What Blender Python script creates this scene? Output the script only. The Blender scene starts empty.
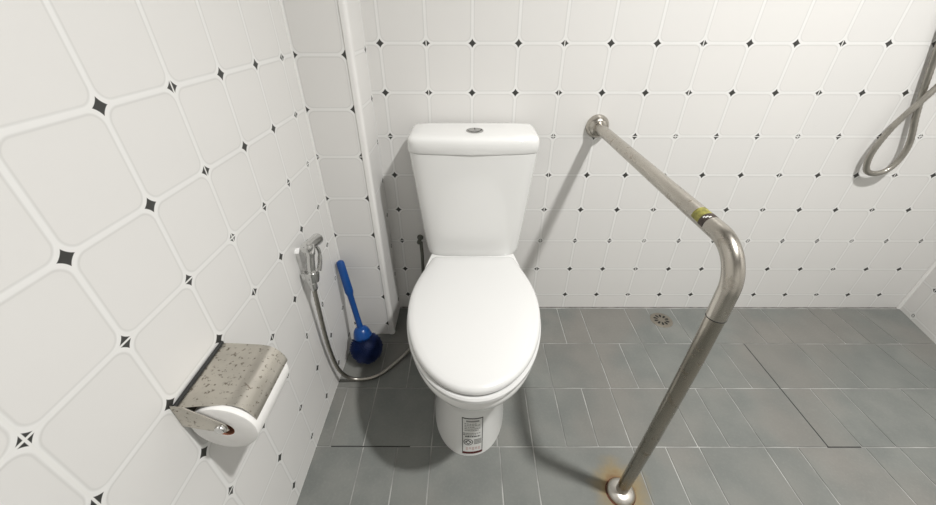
import bpy, bmesh, math, random
from mathutils import Vector, Matrix
random.seed(7)
S = bpy.context.scene
COL = S.collection
CELL = 2 / 15            # printed tile cell, metres
FZ = 8.54                # rows from the tile origin down to the floor
XL = -0.328              # left wall
XR = 1.992               # right wall at the back corner
YF = -2.35               # wall behind the camera
HC = 2.55                # ceiling height

# ------------------------------------------------------------------ camera
cam_d = bpy.data.cameras.new('camera')
cam_d.sensor_width = 36.0
cam_d.lens = 36.0 * 374.46 / 936.0
cam_d.clip_start = 0.02
cam = bpy.data.objects.new('camera', cam_d)
COL.objects.link(cam)
fwd = Vector((-0.001, 0.837, -0.548)).normalized()
rgt = Vector((1.0, 0.001, 0.0007)).normalized()
upv = rgt.cross(fwd).normalized()
rgt = fwd.cross(upv).normalized()
m3 = Matrix((rgt, upv, -fwd)).transposed()
cam.matrix_world = Matrix.Translation((0.1226, -1.2341, 1.0919)) @ m3.to_4x4()
S.camera = cam

# ------------------------------------------------------------------ world, light, exposure
w = bpy.data.worlds.new('world')
S.world = w
w.use_nodes = True
w.node_tree.nodes['Background'].inputs[0].default_value = (1.0, 0.97, 0.93, 1)
w.node_tree.nodes['Background'].inputs[1].default_value = 0.05
ld = bpy.data.lights.new('ceiling_light', 'AREA')
ld.shape = 'DISK'
ld.size = 0.12
ld.energy = 37
ld.spread = math.radians(140)
ld.color = (1.0, 0.988, 0.968)
lo = bpy.data.objects.new('ceiling_light', ld)
lo.location = (1.04, -1.07, 2.43)
COL.objects.link(lo)
vs = S.view_settings
vs.view_transform = 'Standard'
vs.look = 'None'
vs.gamma = 1.0
vs.use_curve_mapping = False
vs.exposure = 0.0


# ------------------------------------------------------------------ material helpers
class NT:
    def __init__(s, name):
        s.m = bpy.data.materials.new(name)
        s.m.use_nodes = True
        s.t = s.m.node_tree
        s.b = s.t.nodes['Principled BSDF']

    def n(s, typ, **kw):
        nd = s.t.nodes.new(typ)
        for k, v in kw.items():
            setattr(nd, k, v)
        return nd

    def link(s, a, b):
        s.t.links.new(a, b)

    def val(s, sock, v):
        if isinstance(v, bpy.types.NodeSocket):
            s.link(v, sock)
        else:
            sock.default_value = v

    def math(s, op, a, b=None, c=None, clamp=False):
        nd = s.n('ShaderNodeMath', operation=op, use_clamp=clamp)
        s.val(nd.inputs[0], a)
        if b is not None:
            s.val(nd.inputs[1], b)
        if c is not None:
            s.val(nd.inputs[2], c)
        return nd.outputs[0]

    def mix(s, f, a, b):
        nd = s.n('ShaderNodeMix', data_type='RGBA')
        s.val(nd.inputs[0], f)
        s.val(nd.inputs[6], a)
        s.val(nd.inputs[7], b)
        return nd.outputs[2]

    def step(s, x, lo_, hi):
        nd = s.n('ShaderNodeMapRange', interpolation_type='SMOOTHSTEP')
        s.val(nd.inputs[0], x)
        nd.inputs[1].default_value = lo_
        nd.inputs[2].default_value = hi
        return nd.outputs[0]

    def noise(s, scale, detail=3, vec=None, rough=0.5):
        nd = s.n('ShaderNodeTexNoise')
        nd.inputs['Scale'].default_value = scale
        nd.inputs['Detail'].default_value = detail
        nd.inputs['Roughness'].default_value = rough
        if vec is not None:
            s.link(vec, nd.inputs['Vector'])
        return nd.outputs[0]

    def coords(s):
        return s.n('ShaderNodeTexCoord').outputs['Object']

    def bump(s, h, strength=0.1, dist=0.002):
        nd = s.n('ShaderNodeBump')
        nd.inputs['Strength'].default_value = strength
        nd.inputs['Distance'].default_value = dist
        s.link(h, nd.inputs['Height'])
        s.link(nd.outputs[0], s.b.inputs['Normal'])


def rgb(r, g, b):
    return (r, g, b, 1.0)


def tile_material(name, axis, u0, z0, split_u=True, base=(0.735, 0.727, 0.71)):
    """glazed wall tile: rounded printed cells, dark stars, real joints every third line"""
    k = NT(name)
    geo = k.n('ShaderNodeNewGeometry')
    sep = k.n('ShaderNodeSeparateXYZ')
    k.link(geo.outputs['Position'], sep.inputs[0])
    u = k.math('DIVIDE', k.math('SUBTRACT', sep.outputs[axis], u0), CELL)
    v = k.math('DIVIDE', k.math('SUBTRACT', sep.outputs[2], z0), CELL)

    def near(x, period):
        f = k.math('FRACT', k.math('ADD', k.math('DIVIDE', x, period), 0.5))
        return k.math('MULTIPLY', k.math('ABSOLUTE', k.math('SUBTRACT', f, 0.5)), period)
    du, dv = near(u, 1.0), near(v, 1.0)
    W, Rr = 0.032, 0.140
    qx, qy = k.math('SUBTRACT', W + Rr, du), k.math('SUBTRACT', W + Rr, dv)
    px, py = k.math('MAXIMUM', qx, 0.0), k.math('MAXIMUM', qy, 0.0)
    ln = k.math('SQRT', k.math('ADD', k.math('MULTIPLY', px, px), k.math('MULTIPLY', py, py)))
    sd = k.math('SUBTRACT', k.math('ADD', ln, k.math('MINIMUM', k.math('MAXIMUM', qx, qy), 0.0)), Rr)
    band = k.step(sd, -0.006, 0.004)
    edge = k.math('SUBTRACT', 1.0, k.step(k.math('ABSOLUTE', k.math('ADD', sd, 0.004)), 0.004, 0.020))
    star = k.step(sd, 0.049, 0.055)
    joint = k.math('MINIMUM', near(u, 3.0) if split_u else 1.0, near(v, 3.0))
    jl = k.math('SUBTRACT', 1.0, k.step(joint, 0.008, 0.014))
    cell_id = k.n('ShaderNodeTexWhiteNoise', noise_dimensions='2D')
    cv = k.n('ShaderNodeCombineXYZ')
    k.link(k.math('FLOOR', k.math('DIVIDE', u, 3.0)), cv.inputs[0])
    k.link(k.math('FLOOR', k.math('DIVIDE', v, 3.0)), cv.inputs[1])
    k.link(cv.outputs[0], cell_id.inputs['Vector'])
    face = k.mix(cell_id.outputs[0], rgb(*base), rgb(base[0] * 1.03, base[1] * 1.025, base[2] * 1.02))
    c = k.mix(band, face, rgb(0.805, 0.80, 0.785))
    c = k.mix(k.math('MULTIPLY', edge, 0.30), c, rgb(0.50, 0.50, 0.48))
    c = k.mix(star, c, rgb(0.045, 0.045, 0.042))
    c = k.mix(jl, c, rgb(0.80, 0.795, 0.775))
    k.link(c, k.b.inputs['Base Color'])
    k.b.inputs['Roughness'].default_value = 0.32
    k.b.inputs['Specular IOR Level'].default_value = 0.4
    h = k.math('SUBTRACT', k.step(sd, -0.03, 0.02), jl)
    k.bump(h, 0.10, 0.002)
    return k.m


def plain(name, col, rough=0.5, metal=0.0, spec=0.5, coat=0.0, vary=0.0, scale=20):
    k = NT(name)
    k.b.inputs['Roughness'].default_value = rough
    k.b.inputs['Metallic'].default_value = metal
    k.b.inputs['Specular IOR Level'].default_value = spec
    k.b.inputs['Coat Weight'].default_value = coat
    k.b.inputs['Coat Roughness'].default_value = 0.08
    n = k.noise(scale, 4, k.coords())
    f = k.step(n, 0.3, 0.7)
    d = rgb(*[max(0, x * (1 - vary)) for x in col])
    k.link(k.mix(f, d, rgb(*col)), k.b.inputs['Base Color'])
    return k.m


def steel(name, col, rough=0.28, dirt=(0.20, 0.16, 0.11), amount=0.5, scale=40, lo_=0.55, hi=0.7):
    k = NT(name)
    co = k.coords()
    n1 = k.noise(scale, 6, co, 0.65)
    n2 = k.noise(scale * 0.15, 3, co)
    f = k.math('MULTIPLY', k.step(n1, lo_, hi), amount)
    base = k.mix(k.step(n2, 0.35, 0.65), rgb(*[c * 0.86 for c in col]), rgb(*col))
    k.link(k.mix(f, base, rgb(*dirt)), k.b.inputs['Base Color'])
    k.b.inputs['Metallic'].default_value = 1.0
    k.link(k.math('ADD', k.math('MULTIPLY', f, 0.3), rough), k.b.inputs['Roughness'])
    k.bump(n1, 0.05, 0.001)
    return k.m


M = {}
M['ceramic'] = plain('white_ceramic', (0.80, 0.80, 0.785), 0.14, coat=0.3, vary=0.01, scale=4)
M['seat'] = plain('white_plastic', (0.69, 0.69, 0.68), 0.25, vary=0.01, scale=4)
M['pvc'] = plain('white_trim', (0.80, 0.79, 0.77), 0.4, vary=0.03)
M['paint'] = plain('white_paint', (0.70, 0.69, 0.67), 0.8, spec=0.2, vary=0.03, scale=3)
M['paper'] = plain('tissue_paper', (0.86, 0.85, 0.83), 0.95, spec=0.1, vary=0.04, scale=60)
M['core'] = plain('cardboard', (0.30, 0.13, 0.08), 0.9, spec=0.1, vary=0.3)
M['chrome'] = steel('chrome', (0.72, 0.72, 0.71), 0.12, amount=0.2)
M['satin'] = steel('satin_steel', (0.74, 0.71, 0.66), 0.34, (0.3, 0.2, 0.12), 0.4, 60)
M['button'] = steel('button_chrome', (0.5, 0.5, 0.49), 0.25, amount=0.1)
M['rail'] = steel('stained_steel', (0.52, 0.49, 0.44), 0.25, (0.26, 0.21, 0.15), 0.45, 45)
M['post'] = steel('dull_steel', (0.40, 0.37, 0.32), 0.22, (0.24, 0.19, 0.13), 0.5, 45)
M['cover'] = steel('pitted_steel', (0.60, 0.57, 0.51), 0.33, (0.13, 0.10, 0.07), 0.75, 130, 0.56, 0.65)
M['hose'] = steel('braided_steel', (0.43, 0.41, 0.37), 0.35, (0.2, 0.18, 0.15), 0.3, 200)
M['dark_hose'] = plain('grey_hose', (0.12, 0.125, 0.105), 0.45, vary=0.3)
M['grate'] = steel('drain_steel', (0.36, 0.33, 0.28), 0.45, (0.16, 0.13, 0.1), 0.5, 120)
M['black'] = plain('black_hole', (0.012, 0.011, 0.010), 0.8, vary=0.2)
M['blue'] = plain('blue_plastic', (0.002, 0.064, 0.27), 0.3, vary=0.15)
M['bristle'] = plain('dark_blue_bristle', (0.003, 0.018, 0.10), 0.6, vary=0.4)
M['label'] = plain('label_white', (0.72, 0.72, 0.70), 0.5, vary=0.03)
M['ink'] = plain('label_black_ink', (0.05, 0.05, 0.05), 0.6, vary=0.2)
M['grey_ink'] = plain('label_grey_ink', (0.30, 0.30, 0.29), 0.6, vary=0.2)
M['red_ink'] = plain('label_red_ink', (0.09, 0.015, 0.015), 0.6, vary=0.2)
M['pink_ink'] = plain('label_pink_ink', (0.66, 0.55, 0.53), 0.6, vary=0.2)
M['yellow'] = plain('yellow_sticker', (0.30, 0.28, 0.06), 0.5, vary=0.5, scale=120)
M['brown'] = plain('brown_sticker', (0.06, 0.04, 0.03), 0.5, vary=0.5, scale=120)
M['rust'] = plain('rusty_ring', (0.10, 0.03, 0.012), 0.8, vary=0.5, scale=80)
M['joint_dark'] = plain('dark_joint', (0.03, 0.03, 0.03), 0.8, vary=0.3)
M['seal'] = plain('wall_foot_sealant', (0.30, 0.29, 0.27), 0.8, spec=0.2, vary=0.5, scale=25)
M['grout'] = plain('floor_grout', (0.46, 0.46, 0.44), 0.85, spec=0.2, vary=0.5, scale=11)


def floor_material():
    k = NT('slate_grey_tile')
    geo = k.n('ShaderNodeNewGeometry')
    pos = geo.outputs['Position']
    at = k.n('ShaderNodeAttribute', attribute_name='tone')
    n1 = k.noise(9, 5, pos)
    n2 = k.noise(130, 4, pos, 0.7)
    n3 = k.noise(2.2, 3, pos)
    a = k.mix(k.step(n1, 0.3, 0.7), rgb(0.165, 0.174, 0.165), rgb(0.205, 0.212, 0.198))
    a = k.mix(k.math('MULTIPLY', k.step(n3, 0.45, 0.65), 0.5), a, rgb(0.225, 0.203, 0.182))
    a = k.mix(k.math('MULTIPLY', k.step(n2, 0.45, 0.75), 0.22), a, rgb(0.29, 0.29, 0.27))
    a = k.mix(k.math('MULTIPLY', at.outputs['Fac'], 0.3), a, rgb(0.14, 0.147, 0.138))
    # iron stain that has spread from the foot of the rail
    d = k.n('ShaderNodeVectorMath', operation='DISTANCE')
    k.link(pos, d.inputs[0])
    d.inputs[1].default_value = (0.537, -0.735, 0.0)
    nn = k.noise(22, 4, pos)
    dd = k.math('ADD', d.outputs['Value'], k.math('MULTIPLY', k.math('SUBTRACT', nn, 0.5), 0.075))
    stain = k.math('SUBTRACT', 1.0, k.step(dd, 0.032, 0.098))
    core = k.math('SUBTRACT', 1.0, k.step(dd, 0.026, 0.050))
    a = k.mix(k.math('MULTIPLY', stain, 0.62), a, rgb(0.28, 0.19, 0.06))
    a = k.mix(k.math('MULTIPLY', core, 0.55), a, rgb(0.12, 0.035, 0.015))
    k.link(a, k.b.inputs['Base Color'])
    k.b.inputs['Roughness'].default_value = 0.6
    k.b.inputs['Specular IOR Level'].default_value = 0.15
    k.bump(n2, 0.12, 0.001)
    return k.m


M['floor'] = floor_material()
LEFT_Z = (FZ - 0.111) * CELL
M['t_back'] = tile_material('wall_tile_back', 0, 0.0, FZ * CELL)
M['t_left'] = tile_material('wall_tile_left', 1, -4.655 * CELL, LEFT_Z)
M['t_colf'] = tile_material('wall_tile_column_front', 0, -0.3245, LEFT_Z, False)
M['t_cols'] = tile_material('wall_tile_column_side', 1, -0.015 - CELL, LEFT_Z, False)
M['t_right'] = tile_material('wall_tile_right', 1, -0.072, 0.02)


# ------------------------------------------------------------------ mesh helpers
def obj(name, bm, mats, parent=None, smooth=True, angle=35):
    if not isinstance(mats, (list, tuple)):
        mats = [mats]
    bmesh.ops.recalc_face_normals(bm, faces=bm.faces)
    me = bpy.data.meshes.new(name)
    bm.to_mesh(me)
    bm.free()
    for m in mats:
        me.materials.append(m)
    if smooth:
        me.polygons.foreach_set('use_smooth', [True] * len(me.polygons))
        me.set_sharp_from_angle(angle=math.radians(angle))
    o = bpy.data.objects.new(name, me)
    COL.objects.link(o)
    if parent is not None:
        o.parent = parent
        o.matrix_parent_inverse = parent_world(parent).inverted()
    return o


def parent_world(p):
    mw = Matrix.Translation(p.location) @ p.rotation_euler.to_matrix().to_4x4()
    if p.parent:
        mw = parent_world(p.parent) @ p.matrix_parent_inverse @ mw
    return mw


def thing(name, label, cat, loc, group=None):
    o = bpy.data.objects.new(name, None)
    o.empty_display_size = 0.05
    o.location = loc
    COL.objects.link(o)
    o['label'] = label
    o['category'] = cat
    if group:
        o['group'] = group
    return o


def struct(name, bm, mats, smooth=False):
    o = obj(name, bm, mats, None, smooth)
    o['kind'] = 'structure'
    return o


def box(bm, x0, x1, y0, y1, z0, z1, mi=0):
    v = [bm.verts.new((x, y, z)) for x in (x0, x1) for y in (y0, y1) for z in (z0, z1)]
    fs = [(0, 1, 3, 2), (4, 6, 7, 5), (0, 4, 5, 1), (2, 3, 7, 6), (0, 2, 6, 4), (1, 5, 7, 3)]
    out = []
    for f in fs:
        fc = bm.faces.new([v[i] for i in f])
        fc.material_index = mi
        out.append(fc)
    return out


def loft(bm, rings, cap0=True, cap1=True, close=False, mi=0):
    vr = [[bm.verts.new(p) for p in r] for r in rings]
    n = len(vr[0])
    idx = list(range(len(vr) - 1))
    pairs = [(vr[i], vr[i + 1]) for i in idx]
    if close:
        pairs.append((vr[-1], vr[0]))
    for a, b in pairs:
        for i in range(n):
            f = bm.faces.new((a[i], a[(i + 1) % n], b[(i + 1) % n], b[i]))
            f.material_index = mi
    if not close:
        for flag, r in ((cap0, vr[0]), (cap1, vr[-1])):
            if flag:
                f = bm.faces.new(r)
                f.material_index = mi
    return vr


def frame(d):
    d = d.normalized()
    a = Vector((0, 0, 1)) if abs(d.z) < 0.9 else Vector((1, 0, 0))
    u = d.cross(a).normalized()
    return u, d.cross(u).normalized()


def tube(bm, pts, rad, n=16, cap=True, mi=0):
    pts = [Vector(p) for p in pts]
    rs = rad if isinstance(rad, (list, tuple)) else [rad] * len(pts)
    u = None
    rings = []
    for i, p in enumerate(pts):
        a = pts[max(0, i - 1)]
        b = pts[min(len(pts) - 1, i + 1)]
        t = (b - a).normalized()
        if u is None:
            u, _ = frame(t)
        u = (u - t * u.dot(t)).normalized()
        v = t.cross(u)
        rings.append([p + (u * math.cos(k * 2 * math.pi / n) + v * math.sin(k * 2 * math.pi / n)) * rs[i] for k in range(n)])
    loft(bm, rings, cap, cap, mi=mi)


def lathe(bm, o, axis, prof, n=32, mi=0, cap=True):
    """prof: list of (radius, distance along axis)"""
    o = Vector(o)
    d = Vector(axis).normalized()
    u, v = frame(d)
    rings = [[o + d * h + (u * math.cos(k * 2 * math.pi / n) + v * math.sin(k * 2 * math.pi / n)) * max(r, 1e-5)
              for k in range(n)] for r, h in prof]
    loft(bm, rings, cap, cap, mi=mi)


def spline(P, sub=8):
    P = [Vector(p) for p in P]
    Q = [P[0] * 2 - P[1]] + P + [P[-1] * 2 - P[-2]]
    out = []
    for i in range(1, len(Q) - 2):
        a, b, c, d = Q[i - 1:i + 3]
        for k in range(sub):
            t = k / sub
            out.append(0.5 * ((2 * b) + (c - a) * t + (2 * a - 5 * b + 4 * c - d) * t * t + (3 * b - a - 3 * c + d) * t ** 3))
    out.append(P[-1])
    return out


# ------------------------------------------------------------------ room shell
bm = bmesh.new()
box(bm, XL - 0.12, XR + 0.15, 0.0, 0.12, -0.1, HC)
struct('wall_back', bm, M['t_back'])
bm = bmesh.new()
box(bm, XL - 0.12, XL, YF, 0.0, -0.1, HC)
struct('wall_left', bm, M['t_left'])
bm = bmesh.new()          # the right wall leans a little into the room towards the front
ra = math.tan(math.radians(15))
RW = XR - ra * 0.45
fr = [(XR, 0.0), (RW, -0.45), (RW, YF), (XR + 0.15, YF), (XR + 0.15, 0.0)]
loft(bm, [[(x, y, -0.1) for x, y in fr], [(x, y, HC) for x, y in fr]])
struct('wall_right', bm, M['t_right'])
bm = bmesh.new()
box(bm, XL - 0.12, XR + 0.15, YF - 0.12, YF, -0.1, HC)
struct('wall_front', bm, M['paint'])
bm = bmesh.new()
box(bm, XL - 0.12, XR + 0.15, YF - 0.12, 0.12, HC, HC + 0.1)
struct('ceiling', bm, M['paint'])

# tiled pipe column in the left back corner
CX, CY = -0.174, -0.160
bm = bmesh.new()
for f in box(bm, XL, CX, CY, 0.0, 0.0, HC):
    f.normal_update()
    f.material_index = 0 if abs(f.normal.y) > 0.5 else 1
struct('wall_column', bm, [M['t_colf'], M['t_cols']])
bm = bmesh.new()          # rounded white corner bead
arc = []
r = 0.010
ox, oy = CX + 0.003, CY - 0.003
arc.append((CX - 0.016, oy + 0.0025))
arc.append((CX - 0.014, oy))
for k in range(7):
    a = -math.pi / 2 + k * math.pi / 12
    arc.append((ox - r + r * math.cos(a), oy + r + r * math.sin(a)))
arc += [(ox, CY + 0.014), (ox - 0.003, CY + 0.016), (CX - 0.004, CY + 0.016), (CX - 0.004, CY + 0.004), (CX - 0.016, CY + 0.004)]
loft(bm, [[(x, y, 0.0) for x, y in arc], [(x, y, HC) for x, y in arc]])
struct('trim_1', bm, M['pvc'], True)
bm = bmesh.new()          # white sealant bead in the right back corner
tube(bm, [(XR - 0.004, -0.004, 0.0), (XR - 0.004, -0.004, HC)], 0.007, 8)
struct('trim_2', bm, M['pvc'], True)
bm = bmesh.new()          # sealant beads where walls meet the floor
tube(bm, [(CX + 0.01, -0.0015, 0.0), (XR - 0.01, -0.0010, 0.0)], 0.0026, 8)
struct('baseboard_back', bm, M['seal'], True)

bm = bmesh.new()          # bead between the left wall and the column
tube(bm, [(XL + 0.0005, CY - 0.0005, 0.0), (XL + 0.0005, CY - 0.0005, HC)], 0.0045, 8)
struct('trim_3', bm, M['pvc'], True)

# floor: grout bed with slate coloured pieces
ROWS = [-0.008, -0.210, -0.414, -0.619, -0.825, -1.03, -1.235, -1.44, -1.645, -1.85, -2.055, -2.26]
CUTS = [
    [-0.09, 0.11, 0.31, 0.506, 0.605, 0.797, 0.893, 0.996, 1.284, 1.388, 1.59, 1.69, 1.80],
    [-0.19, -0.09, 0.013, 0.21, 0.413, 0.611, 0.708, 0.798, 0.997, 1.098, 1.192, 1.394, 1.497, 1.70, 1.80],
    [-0.289, -0.19, 0.013, 0.21, 0.315, 0.415, 0.51, 0.608, 0.806, 0.90, 1.003, 1.192, 1.293, 1.395, 1.60, 1.80],
    [-0.188, -0.086, 0.013, 0.216, 0.315, 0.609, 0.708, 0.808, 1.002, 1.10, 1.30, 1.40, 1.60, 1.80]]
DARK = [(1, 1.192), (2, 1.192)]
HOLE = (0.928, -0.080, 0.044)
bm = bmesh.new()
box(bm, XL - 0.12, XR + 0.15, YF - 0.12, 0.12, -0.12, -0.0016, 0)
lay = bm.loops.layers.float_color.new('tone')
tonev = []
g = 0.0019
for ri in range(len(ROWS) - 1):
    y1, y0 = ROWS[ri] - g, ROWS[ri + 1] + g
    cuts = CUTS[ri] if ri < 4 else [0.1 * q + 0.006 for q in range(-3, 20) if (q * 7 + ri * 3) % 5 not in (1, 3)]
    xs = [XL - 0.02] + cuts + [XR + 0.05]
    tone = random.random()
    for a, b in zip(xs, xs[1:]):
        if random.random() < 0.6:
            tone = random.random()
        ga = gb = g
        for fc in box(bm, a + ga, b - gb, y0, y1, -0.0016, 0.0, 1):
            for lp in fc.loops:
                lp[lay] = (tone, tone, tone, 1)
bm2 = None
for ri, x in DARK:        # one open joint without grout
    y1, y0 = ROWS[ri], ROWS[ri + 1]
    box(bm, x - 0.0019, x + 0.0019, y0, y1, -0.0018, -0.0006, 2)
box(bm, -0.285, -0.05, -0.619 - 0.0019, -0.619 + 0.0016, -0.0018, -0.0006, 2)
box(bm, 1.19, 1.29, -0.619 - 0.0016, -0.619 + 0.0016, -0.0018, -0.0006, 2)
struct('floor', bm, [M['grout'], M['floor'], M['joint_dark']])

# ------------------------------------------------------------------ toilet
TX = 0.137


def outline(yf, ym, yb, hw, hb, z, n=2.0, N=28, cx=TX, cr=0.025):
    """front half superellipse, rear half tapering to a straight back"""
    R = []
    for k in range(N + 1):                       # +x side, front tip -> widest
        a = math.pi / 2 * (1 - k / N)
        c, s = math.cos(a), math.sin(a)
        R.append((hw * c ** (2 / n) if c > 0 else 0, ym - (ym - yf) * s ** (2 / n)))
    K = 12
    for k in range(1, K + 1):
        t = k / K
        y = ym + (yb - cr - ym) * t
        R.append((hw + (hb - hw) * (1 - math.cos(t * math.pi / 2) ** 1.0) if t < 1 else hb, y))
    for k in range(1, 6):
        a = k / 5 * math.pi / 2
        R.append((hb - cr + cr * math.cos(a), yb - cr + cr * math.sin(a)))
    pts = [(cx + x, y, z) for x, y in R]
    pts += [(cx - x, y, z) for x, y in reversed(R[1:])]
    return pts


toilet = thing('toilet', 'white two-piece ceramic toilet with closed lid against the tiled back wall', 'toilet', (TX, -0.40, 0.0))
PED = [  # z, y_front, y_mid, y_back, half width, back half width, exponent
    (0.000, -0.646, -0.46, -0.16, 0.1115, 0.100, 2.2),
    (0.012, -0.645, -0.46, -0.16, 0.1105, 0.099, 2.2),
    (0.060, -0.640, -0.46, -0.15, 0.1060, 0.096, 2.2),
    (0.120, -0.636, -0.46, -0.14, 0.1020, 0.093, 2.2),
    (0.175, -0.634, -0.46, -0.12, 0.1010, 0.092, 2.2),
    (0.215, -0.640, -0.46, -0.10, 0.1060, 0.094, 2.15),
    (0.250, -0.660, -0.46, -0.08, 0.1200, 0.098, 2.1),
    (0.285, -0.688, -0.46, -0.06, 0.1390, 0.104, 2.05),
    (0.315, -0.712, -0.46, -0.05, 0.1550, 0.110, 2.0),
    (0.340, -0.730, -0.46, -0.04, 0.1660, 0.115, 2.0),
    (0.358, -0.741, -0.46, -0.04, 0.1720, 0.118, 2.0),
    (0.372, -0.746, -0.46, -0.04, 0.1745, 0.120, 2.0),
    (0.384, -0.745, -0.46, -0.04, 0.1740, 0.120, 2.0),
    (0.392, -0.739, -0.46, -0.045, 0.1690, 0.117, 2.0)]
bm = bmesh.new()
loft(bm, [outline(*p[1:6], p[0], p[6], cx=TX - 0.011 * max(0.0, 1 - p[0] / 0.26)) for p in PED])
bowl = obj('bowl', bm, M['ceramic'], toilet)

# seat ring
bm = bmesh.new()
SR = [(0.3935, 0.0, 0), (0.3935, -0.003, 0), (0.397, -0.0055, 0), (0.405, -0.0055, 0), (0.4095, -0.002, 0)]
outer = [outline(-0.747 + d, -0.46, -0.250, 0.1725 - d, 0.128, z) for z, d, _ in SR]
inner = [outline(-0.64, -0.46, -0.33, 0.105, 0.075, z) for z in (0.4095, 0.3935)]
loft(bm, outer + inner, close=True)
obj('seat', bm, M['seat'], toilet)
# lid
bm = bmesh.new()
LD = [(0.4115, 0.005), (0.4125, 0.001), (0.416, -0.0015), (0.423, -0.0015), (0.428, 0.001), (0.4315, 0.006), (0.434, 0.018), (0.4365, 0.06)]
loft(bm, [outline(-0.7435 + d, -0.46, -0.2475 - d * 0.5, 0.1735 - d, 0.1295 - d * 0.8, z, cr=0.012) for z, d in LD])
lid = obj('seat_lid', bm, M['seat'], toilet)
for sx in (-1, 1):
    bm = bmesh.new()
    lathe(bm, (TX + sx * 0.075 - 0.02, -0.228, 0.402), (1, 0, 0), [(0.006, 0), (0.0095, 0.002), (0.0095, 0.038), (0.006, 0.04)], 16)
    obj('hinge', bm, M['seat'], toilet)


def rrect(hw, yf, yb, z, n=7.0, N=64, bow=0.010):
    pts = []
    cy, hy = (yf + yb) / 2, (yb - yf) / 2
    for k in range(N):
        a = 2 * math.pi * k / N
        c, s = math.cos(a), math.sin(a)
        x = hw * math.copysign(abs(c) ** (2 / n), c)
        y = hy * math.copysign(abs(s) ** (2 / n), s)
        if s < 0:
            y += bow * (abs(x) / hw) ** 2
        pts.append((TX + x, cy + y, z))
    return pts


bm = bmesh.new()
TK = [(0.385, 0.128, 0.030), (0.386, 0.138, 0.014), (0.390, 0.147, 0.004), (0.398, 0.1525, 0.0005), (0.410, 0.1545, 0.0)]
rings = [rrect(hw, -0.192 + d, -0.022 - d * 0.5, z) for z, hw, d in TK]
for k in range(1, 9):
    t = k / 8
    z = 0.410 + (0.742 - 0.410) * t
    rings.append(rrect(0.1545 + (0.1885 - 0.1545) * t ** 0.9, -0.192 - 0.008 * t, -0.022, z))
loft(bm, rings)
tank = obj('tank', bm, M['ceramic'], toilet)
bm = bmesh.new()
TL = [(0.7425, 0.1865, 0.003), (0.7432, 0.190, 0.0), (0.746, 0.1912, -0.0015), (0.772, 0.1905, -0.0015), (0.780, 0.1885, 0.0005),
      (0.785, 0.184, 0.004), (0.788, 0.176, 0.012), (0.7892, 0.150, 0.032), (0.790, 0.10, 0.06)]
loft(bm, [rrect(hw, -0.203 + d, -0.016 - d * 0.6, z, 9.0, bow=0.017) for z, hw, d in TL])
tlid = obj('tank_lid', bm, M['ceramic'], toilet)
# dual flush button
bm = bmesh.new()
lathe(bm, (TX + 0.004, -0.124, 0.7885), (0, 0, 1), [(0.0255, 0), (0.0255, 0.003), (0.023, 0.0045), (0.0215, 0.0045), (0.0215, 0.002)], 40)
fb = obj('flush_button', bm, M['button'], toilet)
for sx, wdt in ((-1, 1.0), (1, 0.86)):
    bm = bmesh.new()
    pts = []
    for k in range(17):
        a = math.pi / 2 - k * math.pi / 16
        pts.append((TX + 0.004 + sx * (0.0012 + 0.0190 * math.cos(a) * wdt), -0.124 + 0.0200 * math.sin(a)))
    loft(bm, [[(x, y, 0.7898) for x, y in pts], [(x, y, 0.7938) for x, y in pts]])
    obj('push_plate', bm, M['button'], fb)
# faint printed mark on the tank lid
bm = bmesh.new()
for k in range(5):
    x0 = TX - 0.004 + k * 0.0036
    box(bm, x0, x0 + 0.0026, -0.158, -0.1545, 0.7893, 0.7903)
obj('imprint', bm, M['label'], tlid)

# product label on the front of the pedestal


def ped_y(dx, z):
    for a, b in zip(PED, PED[1:]):
        if a[0] <= z <= b[0]:
            t = (z - a[0]) / (b[0] - a[0])
            p = [u + (v - u) * t for u, v in zip(a, b)]
            dx += 0.011 * max(0.0, 1 - z / 0.26)
            return p[2] - (p[2] - p[1]) * max(0.0, 1 - (abs(dx) / p[4]) ** p[6]) ** (1 / p[6])
    return -0.646


def patch(bm, u0, u1, v0, v1, off, mi, nu=8, nv=8):
    """patch of the label: u, v in 0..1 across the label"""
    X0, X1, Z0, Z1 = 0.1055, 0.1635, 0.010, 0.165
    front, back = [], []
    for j in range(nv + 1):
        fr_, bk_ = [], []
        for i in range(nu + 1):
            u = u0 + (u1 - u0) * i / nu
            v = v0 + (v1 - v0) * j / nv
            x, z = X0 + (X1 - X0) * u, Z0 + (Z1 - Z0) * v
            y = ped_y(x - TX, z)
            fr_.append(bm.verts.new((x, y - off, z)))
            bk_.append(bm.verts.new((x, y - off + 0.0004, z)))
        front.append(fr_)
        back.append(bk_)
    for j in range(nv):
        for i in range(nu):
            for L in (front, back):
                f = bm.faces.new((L[j][i], L[j][i + 1], L[j + 1][i + 1], L[j + 1][i]))
                f.material_index = mi
    edge = [(j, 0) for j in range(nv + 1)], [(j, nu) for j in range(nv + 1)], [(0, i) for i in range(nu + 1)], [(nv, i) for i in range(nu + 1)]
    for E_ in edge:
        for (a, b), (c, d) in zip(E_, E_[1:]):
            f = bm.faces.new((front[a][b], front[c][d], back[c][d], back[a][b]))
            f.material_index = mi


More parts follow.
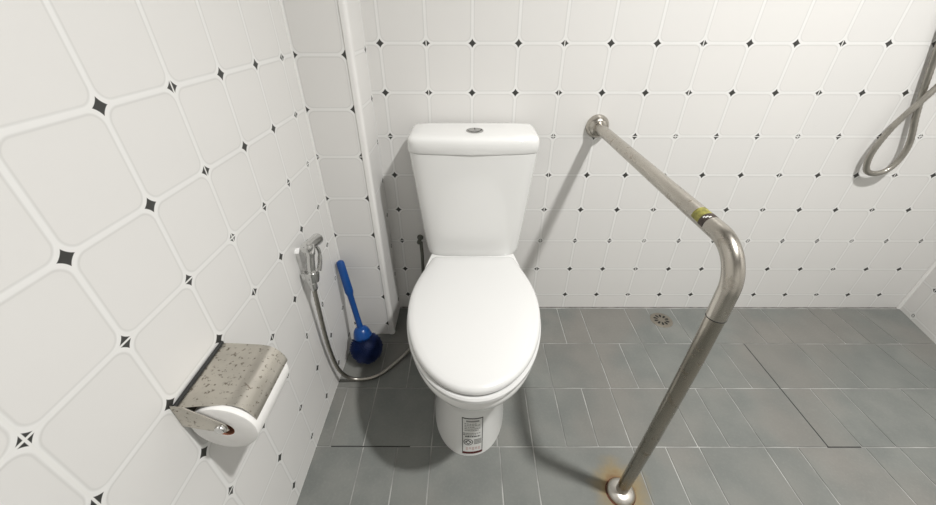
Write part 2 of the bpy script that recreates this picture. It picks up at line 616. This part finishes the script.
bm = bmesh.new()
patch(bm, 0, 1, 0, 1, 0.0005, 0, 10, 16)
lab = obj('label', bm, M['label'], toilet)
lab['label'] = 'white printed product label with black border and dark red foot'
bm = bmesh.new()
I = 0.0008
patch(bm, 0, 0.035, 0.05, 1, I, 0, 1, 14)
patch(bm, 0.965, 1, 0.05, 1, I, 0, 1, 14)
patch(bm, 0, 1, 0.975, 1, I, 0)
patch(bm, 0.2, 0.82, 0.89, 0.935, I, 1)
for k, (a, b, v, h, mi) in enumerate([(0.12, 0.7, 0.83, 0.02, 2), (0.12, 0.88, 0.785, 0.018, 2), (0.12, 0.6, 0.74, 0.018, 2), (0.12, 0.88, 0.69, 0.02, 2),
                                      (0.12, 0.8, 0.645, 0.018, 2), (0.05, 0.88, 0.56, 0.022, 1), (0.05, 0.68, 0.52, 0.022, 1), (0.15, 0.88, 0.47, 0.03, 0)]):
    x = a
    while x < b:
        wd = random.uniform(0.05, 0.13)
        patch(bm, x, min(x + wd, b), v, v + h, I, mi, 2, 1)
        x += wd + 0.025
# round mark with a lozenge, grey block beside it
cu, cv_ = 0.30, 0.33
for q in range(24):
    a0, a1 = q * math.pi / 12, (q + 1) * math.pi / 12
    ring = []
    for rr, aa in ((1.0, a0), (1.0, a1), (0.84, a1), (0.84, a0)):
        u, v = cu + 0.235 * rr * math.cos(aa), cv_ + 0.088 * rr * math.sin(aa)
        x, z = 0.1055 + 0.058 * u, 0.010 + 0.155 * v
        ring.append(bm.verts.new((x, ped_y(x - TX, z) - I, z)))
    f = bm.faces.new(ring)
    f.material_index = 0
for rr0, mi, off in ((0.72, 0, I), (0.42, 3, I + 0.0003)):
    ring = []
    for aa in (0, 1, 2, 3):
        u, v = cu + 0.235 * rr0 * math.cos(aa * math.pi / 2), cv_ + 0.088 * rr0 * math.sin(aa * math.pi / 2)
        x, z = 0.1055 + 0.058 * u, 0.010 + 0.155 * v
        ring.append(bm.verts.new((x, ped_y(x - TX, z) - off - 0.0003, z)))
    f = bm.faces.new(ring)
    f.material_index = mi
for q in range(4):
    patch(bm, 0.58, 0.94, 0.265 + q * 0.038, 0.293 + q * 0.038, I, 1, 3, 1)
for q in range(5):
    patch(bm, 0.18 + q * 0.15, 0.29 + q * 0.15, 0.10 + 0.03 * (q % 2), 0.19, I, 4, 2, 2)
patch(bm, 0, 1, 0.0, 0.06, I, 5, 10, 2)
obj('print', bm, [M['ink'], M['grey_ink'], M['grey_ink'], M['label'], M['pink_ink'], M['red_ink']], lab)

# ------------------------------------------------------------------ grab bar
bar = thing('grab_bar', 'stained stainless steel grab bar bending from the back wall down to the floor', 'grab bar', (0.533, -0.745, 0.0))
BX = 0.535
bm = bmesh.new()
path = [(BX, -0.010, 0.774), (BX, -0.25, 0.777), (BX, -0.50, 0.780), (BX, -0.690, 0.783)]
RB = 0.068
cy_, cz_ = -0.702, 0.783 - RB
for k in range(0, 17):
    a = math.radians(91 * k / 16)
    path.append((BX, cy_ - RB * math.sin(a), cz_ + RB * math.cos(a)))
path.append((BX, -0.7705, 0.662))
tube(bm, path, 0.0160, 28)
obj('rail', bm, M['rail'], bar)
bm = bmesh.new()
tube(bm, [(BX, -0.7707, 0.663), (BX, -0.7706, 0.658), (BX, -0.769, 0.55), (BX - 0.001, -0.760, 0.30), (BX - 0.003, -0.744, 0.006)],
     [0.0148, 0.0151, 0.0151, 0.0151, 0.0151], 28)
obj('post', bm, M['post'], bar)
bm = bmesh.new()
tube(bm, [(BX, -0.7706, 0.6628), (BX, -0.7706, 0.6612)], 0.0162, 28)
jr = obj('joint_ring', bm, M['joint_dark'], bar)
dome = [(0.0365, 0.0), (0.0365, 0.004), (0.0345, 0.012), (0.031, 0.019), (0.0255, 0.0255), (0.017, 0.029)]
bm = bmesh.new()
lathe(bm, (BX + 0.002, 0.0, 0.772), (0, -1, 0), dome, 36)
obj('wall_flange', bm, M['rail'], bar)
bm = bmesh.new()
lathe(bm, (BX - 0.002, -0.744, 0.001), (0, 0, 1), [(0.036, 0.0), (0.036, 0.003), (0.0335, 0.009), (0.028, 0.014), (0.0155, 0.018)], 36)
obj('floor_flange', bm, M['satin'], bar)
bm = bmesh.new()
lathe(bm, (BX - 0.003, -0.7445, 0.0), (0, 0, 1), [(0.039, 0.0), (0.0388, 0.0008), (0.034, 0.0009)], 36)
ft = obj('rust_ring', bm, M['rust'], bar)


def curved_patch(bm, y0, y1, a0, a1, rr, mi, n=10):
    """patch on the top of the level rail, wrapped round it"""
    rows_ = []
    for y in (y0, y1):
        rows_.append([(BX + rr * math.sin(math.radians(a0 + (a1 - a0) * i / n)), y, 0.7825 + rr * math.cos(math.radians(a0 + (a1 - a0) * i / n))) for i in range(n + 1)])
    inner_ = [[(BX + (x - BX) * 0.985, y, 0.7825 + (z - 0.7825) * 0.985) for x, y, z in r_] for r_ in rows_]
    ring0 = rows_[0] + inner_[0][::-1]
    ring1 = rows_[1] + inner_[1][::-1]
    loft(bm, [ring0, ring1], mi=mi)


bm = bmesh.new()
curved_patch(bm, -0.640, -0.663, -95, 12, 0.0164, 0)
curved_patch(bm, -0.663, -0.678, -100, 22, 0.0164, 1)
for a0, a1, yy in ((-52, -40, -0.666), (-44, -26, -0.6695), (-30, -15, -0.673)):
    curved_patch(bm, yy, yy - 0.003, a0, a1, 0.0167, 2, 4)
st = obj('sticker', bm, [M['yellow'], M['brown'], M['label']], bar)
st['label'] = 'worn yellow and brown sticker'

# ------------------------------------------------------------------ toilet paper holder and roll
ph = thing('paper_holder', 'pitted steel toilet paper holder with hinged cover on the left wall', 'paper holder', (XL, -0.81, 0.58))
Y0, Y1 = -0.878, -0.756
prof = [(0.0015, 0.5825), (0.03, 0.581), (0.072, 0.578), (0.086, 0.575), (0.096, 0.569), (0.104, 0.5595), (0.109, 0.548), (0.1108, 0.537)]
bm = bmesh.new()
th = 0.0012
low = []
for i, (x, z) in enumerate(prof):
    a = prof[max(0, i - 1)]
    b = prof[min(len(prof) - 1, i + 1)]
    dx, dz = b[0] - a[0], b[1] - a[1]
    L = math.hypot(dx, dz)
    low.append((x + dz / L * th, z - dx / L * th))
sec = prof + low[::-1]
loft(bm, [[(XL + x, Y0 - 0.012 * max(0.0, 1 - x / 0.075), z) for x, z in sec], [(XL + x, Y1, z) for x, z in sec]])
obj('cover', bm, M['cover'], ph, True, 40)
bm = bmesh.new()
box(bm, XL, XL + 0.0015, Y0 + 0.004, Y1 - 0.004, 0.515, 0.580)
obj('back_plate', bm, M['cover'], ph, False)
bm = bmesh.new()
tube(bm, [(XL + 0.004, Y0 - 0.011, 0.584), (XL + 0.004, Y1 + 0.001, 0.584)], 0.003, 10)
obj('hinge', bm, M['joint_dark'], ph)
RC = (XL + 0.0575, 0.527)
for ya, nm in ((-0.8905, 0), (Y1 + 0.004, 1)):
    bm = bmesh.new()
    tz = (0.590, 0.587, 0.560) if nm == 0 else (0.576, 0.574, 0.552)
    arm = [(XL + 0.0015, tz[0]), (XL + 0.020, tz[1]), (XL + 0.050, tz[2]), (XL + 0.0690, 0.542), (XL + 0.0700, 0.528), (XL + 0.062, 0.5225), (XL + 0.052, 0.524), (XL + 0.02, 0.533), (XL + 0.0015, 0.540)]
    loft(bm, [[(x, ya - 0.0007, z) for x, z in arm], [(x, ya + 0.0007, z) for x, z in arm]])
    obj('arm', bm, M['cover'], ph, False)
bm = bmesh.new()
lathe(bm, (RC[0] + 0.002, -0.898, RC[1] + 0.008), (0, 1, 0), [(0.004, 0), (0.0075, 0.0015), (0.0085, 0.004), (0.0085, 0.008), (0.005, 0.0085), (0.005, 0.138), (0.008, 0.1385), (0.008, 0.143), (0.004, 0.145)], 20)
obj('spindle', bm, M['chrome'], ph)

roll = thing('toilet_paper_roll', 'white toilet paper roll held under the steel cover on the left wall', 'toilet paper', (RC[0], -0.81, RC[1] - 0.002))
bm = bmesh.new()
Ya, Yb = -0.8870, -0.7590
RR = 0.0525
oc = Vector((RC[0] + 0.0005, 0, RC[1] - 0.003))
N = 56
prf = [(0.0165, Ya), (RR - 0.003, Ya), (RR - 0.0008, Ya + 0.001), (RR, Ya + 0.003), (RR, Yb - 0.003), (RR - 0.0008, Yb - 0.001), (RR - 0.003, Yb), (0.0165, Yb)]
rings = []
for rr, y in prf:
    ring = []
    for k in range(N):
        a = 2 * math.pi * k / N
        q = rr * (1 + 0.006 * math.sin(3 * a + 1)) if rr > 0.03 else rr
        ring.append((oc.x + q * math.cos(a), y, oc.z + q * math.sin(a)))
    rings.append(ring)
loft(bm, rings, close=True)
obj('paper', bm, M['paper'], roll)
bm = bmesh.new()
rings = [[(oc.x + rr * math.cos(2 * math.pi * k / 32), y, oc.z + rr * math.sin(2 * math.pi * k / 32)) for k in range(32)]
         for rr, y in ((0.0165, Ya + 0.0005), (0.0152, Ya + 0.0005), (0.0152, Yb - 0.0005), (0.0165, Yb - 0.0005))]
loft(bm, rings, close=True)
cr_ = obj('core', bm, M['core'], roll)
cr_['label'] = 'brown cardboard core'

# ------------------------------------------------------------------ bidet sprayer
sp = thing('bidet_sprayer', 'chrome hand bidet sprayer with steel hose hanging on the left wall', 'bidet sprayer', (XL, -0.43, 0.52))
bm = bmesh.new()          # wall bracket: plate, arm and cup
loft(bm, [[(XL + d, y, z) for y, z in ((-0.422, 0.556), (-0.410, 0.566), (-0.398, 0.556), (-0.396, 0.490), (-0.403, 0.476), (-0.417, 0.476), (-0.424, 0.490))] for d in (0.0, 0.007, 0.010)])
obj('bracket', bm, M['chrome'], sp)
bm = bmesh.new()
lathe(bm, (XL + 0.032, -0.432, 0.474), (0.08, 0.05, 1), [(0.013, 0), (0.0165, 0.002), (0.018, 0.012), (0.019, 0.026), (0.0185, 0.032), (0.013, 0.033)], 24)
box(bm, XL + 0.006, XL + 0.030, -0.436, -0.412, 0.480, 0.500)
obj('cup', bm, M['chrome'], sp)
bm = bmesh.new()          # handle
tube(bm, spline([(XL + 0.031, -0.433, 0.466), (XL + 0.034, -0.431, 0.500), (XL + 0.038, -0.426, 0.540), (XL + 0.041, -0.421, 0.566), (XL + 0.041, -0.413, 0.580)], 5),
     [0.0085] * 5 + [0.0105] * 8 + [0.0125] * 8, 20)
obj('handle', bm, M['chrome'], sp)
bm = bmesh.new()          # spray head
d = Vector((0.005, 0.081, -0.016)).normalized()
lathe(bm, (XL + 0.036, -0.437, 0.580), d, [(0.009, 0), (0.0135, 0.003), (0.0148, 0.010), (0.0152, 0.058), (0.0162, 0.072), (0.0158, 0.0765), (0.0135, 0.077), (0.0125, 0.075)], 24)
obj('spray_head', bm, M['chrome'], sp)
bm = bmesh.new()          # trigger lever
tube(bm, spline([(XL + 0.045, -0.398, 0.572), (XL + 0.050, -0.392, 0.545), (XL + 0.048, -0.398, 0.515), (XL + 0.044, -0.408, 0.492)], 5), [0.0045] * 8 + [0.006] * 8, 12)
obj('trigger', bm, M['button'], sp)
hp = [(XL + 0.031, -0.434, 0.470), (XL + 0.030, -0.436, 0.44), (XL + 0.026, -0.434, 0.36), (XL + 0.022, -0.432, 0.26), (XL + 0.020, -0.423, 0.165),
      (XL + 0.022, -0.410, 0.090), (XL + 0.035, -0.395, 0.035), (XL + 0.062, -0.387, 0.0105), (XL + 0.110, -0.380, 0.0095), (-0.175, -0.352, 0.0095),
      (-0.125, -0.292, 0.0095), (-0.085, -0.225, 0.0095), (-0.060, -0.16, 0.012), (-0.055, -0.10, 0.05), (-0.056, -0.055, 0.13), (-0.056, -0.040, 0.20)]
bm = bmesh.new()
HPs = spline(hp, 10)
tube(bm, HPs, [0.0066 if i % 2 == 0 else 0.0058 for i in range(len(HPs))], 14)
obj('hose', bm, M['hose'], sp)
bm = bmesh.new()
lathe(bm, (XL + 0.0305, -0.4345, 0.470), (0, 0, -1), [(0.009, -0.004), (0.0105, 0.0), (0.0105, 0.018), (0.009, 0.022)], 16)
obj('hose_nut', bm, M['chrome'], sp)

# ------------------------------------------------------------------ water supply valve beside the tank
wv = thing('supply_valve', 'dark water supply valve and pipe on the back wall left of the tank', 'valve', (-0.060, 0.0, 0.345))
bm = bmesh.new()
tube(bm, spline([(-0.056, -0.030, 0.352), (-0.055, -0.037, 0.335), (-0.054, -0.040, 0.30), (-0.055, -0.040, 0.25), (-0.056, -0.040, 0.205)], 6), 0.0065, 12)
obj('pipe', bm, M['dark_hose'], wv)
bm = bmesh.new()
lathe(bm, (-0.062, 0.0, 0.354), (0, -1, 0), [(0.012, 0), (0.012, 0.003), (0.007, 0.005), (0.007, 0.03), (0.0085, 0.031), (0.0085, 0.040), (0.005, 0.042)], 20)
obj('valve_body', bm, M['dark_hose'], wv)

# ------------------------------------------------------------------ toilet brush
tb = thing('toilet_brush', 'blue plastic toilet brush leaning in the corner beside the toilet', 'toilet brush', (-0.247, -0.285, 0.0))
top = Vector((-0.311, -0.196, 0.380))
ball = Vector((-0.246, -0.288, 0.060))
ax = (ball - top).normalized()
L = (ball - top).length
bm = bmesh.new()
prof = [(0.004, 0.0), (0.0115, 0.004), (0.0138, 0.012), (0.0138, 0.055), (0.0145, 0.115), (0.013, 0.122), (0.0105, 0.130), (0.0100, 0.20), (0.0105, L - 0.088), (0.011, L - 0.078), (0.009, L - 0.06)]
lathe(bm, top, ax, prof, 20)
obj('handle', bm, M['blue'], tb)
bm = bmesh.new()
lathe(bm, top, ax, [(0.011, L - 0.086), (0.019, L - 0.083), (0.025, L - 0.076), (0.029, L - 0.066), (0.033, L - 0.050), (0.032, L - 0.046), (0.020, L - 0.03)], 28)
obj('cap', bm, M['blue'], tb)
bm = bmesh.new()
bmesh.ops.create_uvsphere(bm, u_segments=20, v_segments=12, radius=0.042, matrix=Matrix.Translation(ball))
gold = math.pi * (3 - math.sqrt(5))
for i in range(620):
    zz = 1 - 2 * (i + 0.5) / 620
    rr = math.sqrt(1 - zz * zz)
    dv_ = Vector((rr * math.cos(i * gold), rr * math.sin(i * gold), zz))
    if dv_.dot(-ax) > 0.84:
        continue
    e = ball + dv_ * random.uniform(0.054, 0.060)
    if e.z < 0.001:
        e.z = 0.001
    if e.x < XL + 0.002:
        e.x = XL + 0.002
    tube(bm, [ball + dv_ * 0.040, e], [0.0028, 0.0016], 5)
br = obj('bristles', bm, M['bristle'], tb)

# ------------------------------------------------------------------ floor drain
fd = thing('floor_drain', 'round steel floor drain grate near the back wall behind the bar', 'drain', (HOLE[0], HOLE[1], 0.0))
bm = bmesh.new()
lathe(bm, (HOLE[0], HOLE[1], 0.0), (0, 0, 1), [(0.044, 0.0), (0.043, 0.0015), (0.039, 0.0022), (0.0, 0.0022)], 40)
obj('grate', bm, M['grate'], fd)
for k in range(10):
    a = k * math.pi / 5 + 0.15
    bm = bmesh.new()
    ca, sa = math.cos(a), math.sin(a)
    pts = []
    for q in range(14):
        t = q * 2 * math.pi / 14
        u, v = 0.0225 + 0.0085 * math.cos(t), (0.0042 + 0.0012 * math.cos(t)) * math.sin(t)
        pts.append((HOLE[0] + u * ca - v * sa, HOLE[1] + u * sa + v * ca))
    loft(bm, [[(x, y, 0.0012) for x, y in pts], [(x, y, 0.0027) for x, y in pts]])
    obj('slot', bm, M['black'], fd, False)

# ------------------------------------------------------------------ shower hose on the right
sh = thing('shower_hose', 'looped grey metal shower hose hanging on the right of the back wall', 'shower hose', (1.48, -0.03, 0.62))
Ya = -0.02
hp = [(1.600, -0.014, 1.16), (1.575, -0.034, 1.08), (1.535, -0.040, 0.957), (1.509, -0.038, 0.898), (1.484, -0.034, 0.842), (1.460, -0.028, 0.780), (1.446, -0.026, 0.710), (1.450, -0.025, 0.662),
      (1.468, -0.024, 0.630), (1.500, -0.024, 0.621), (1.534, -0.024, 0.634), (1.552, -0.024, 0.672), (1.551, -0.023, 0.725), (1.523, -0.018, 0.807), (1.501, -0.015, 0.877), (1.477, -0.015, 0.957),
      (1.450, -0.015, 1.05), (1.42, -0.012, 1.16)]
HPs = spline(hp, 12)
bm = bmesh.new()
tube(bm, HPs, [0.0090 if i % 2 == 0 else 0.0082 for i in range(len(HPs))], 14)
obj('hose', bm, M['hose'], sh)
for x, z in ((1.600, 1.165), (1.42, 1.165)):
    bm = bmesh.new()
    lathe(bm, (x, 0.0, z), (0, -1, 0), [(0.026, 0), (0.026, 0.004), (0.0145, 0.007), (0.0145, 0.026), (0.011, 0.030)], 24)
    obj('wall_fitting', bm, M['chrome'], sh)
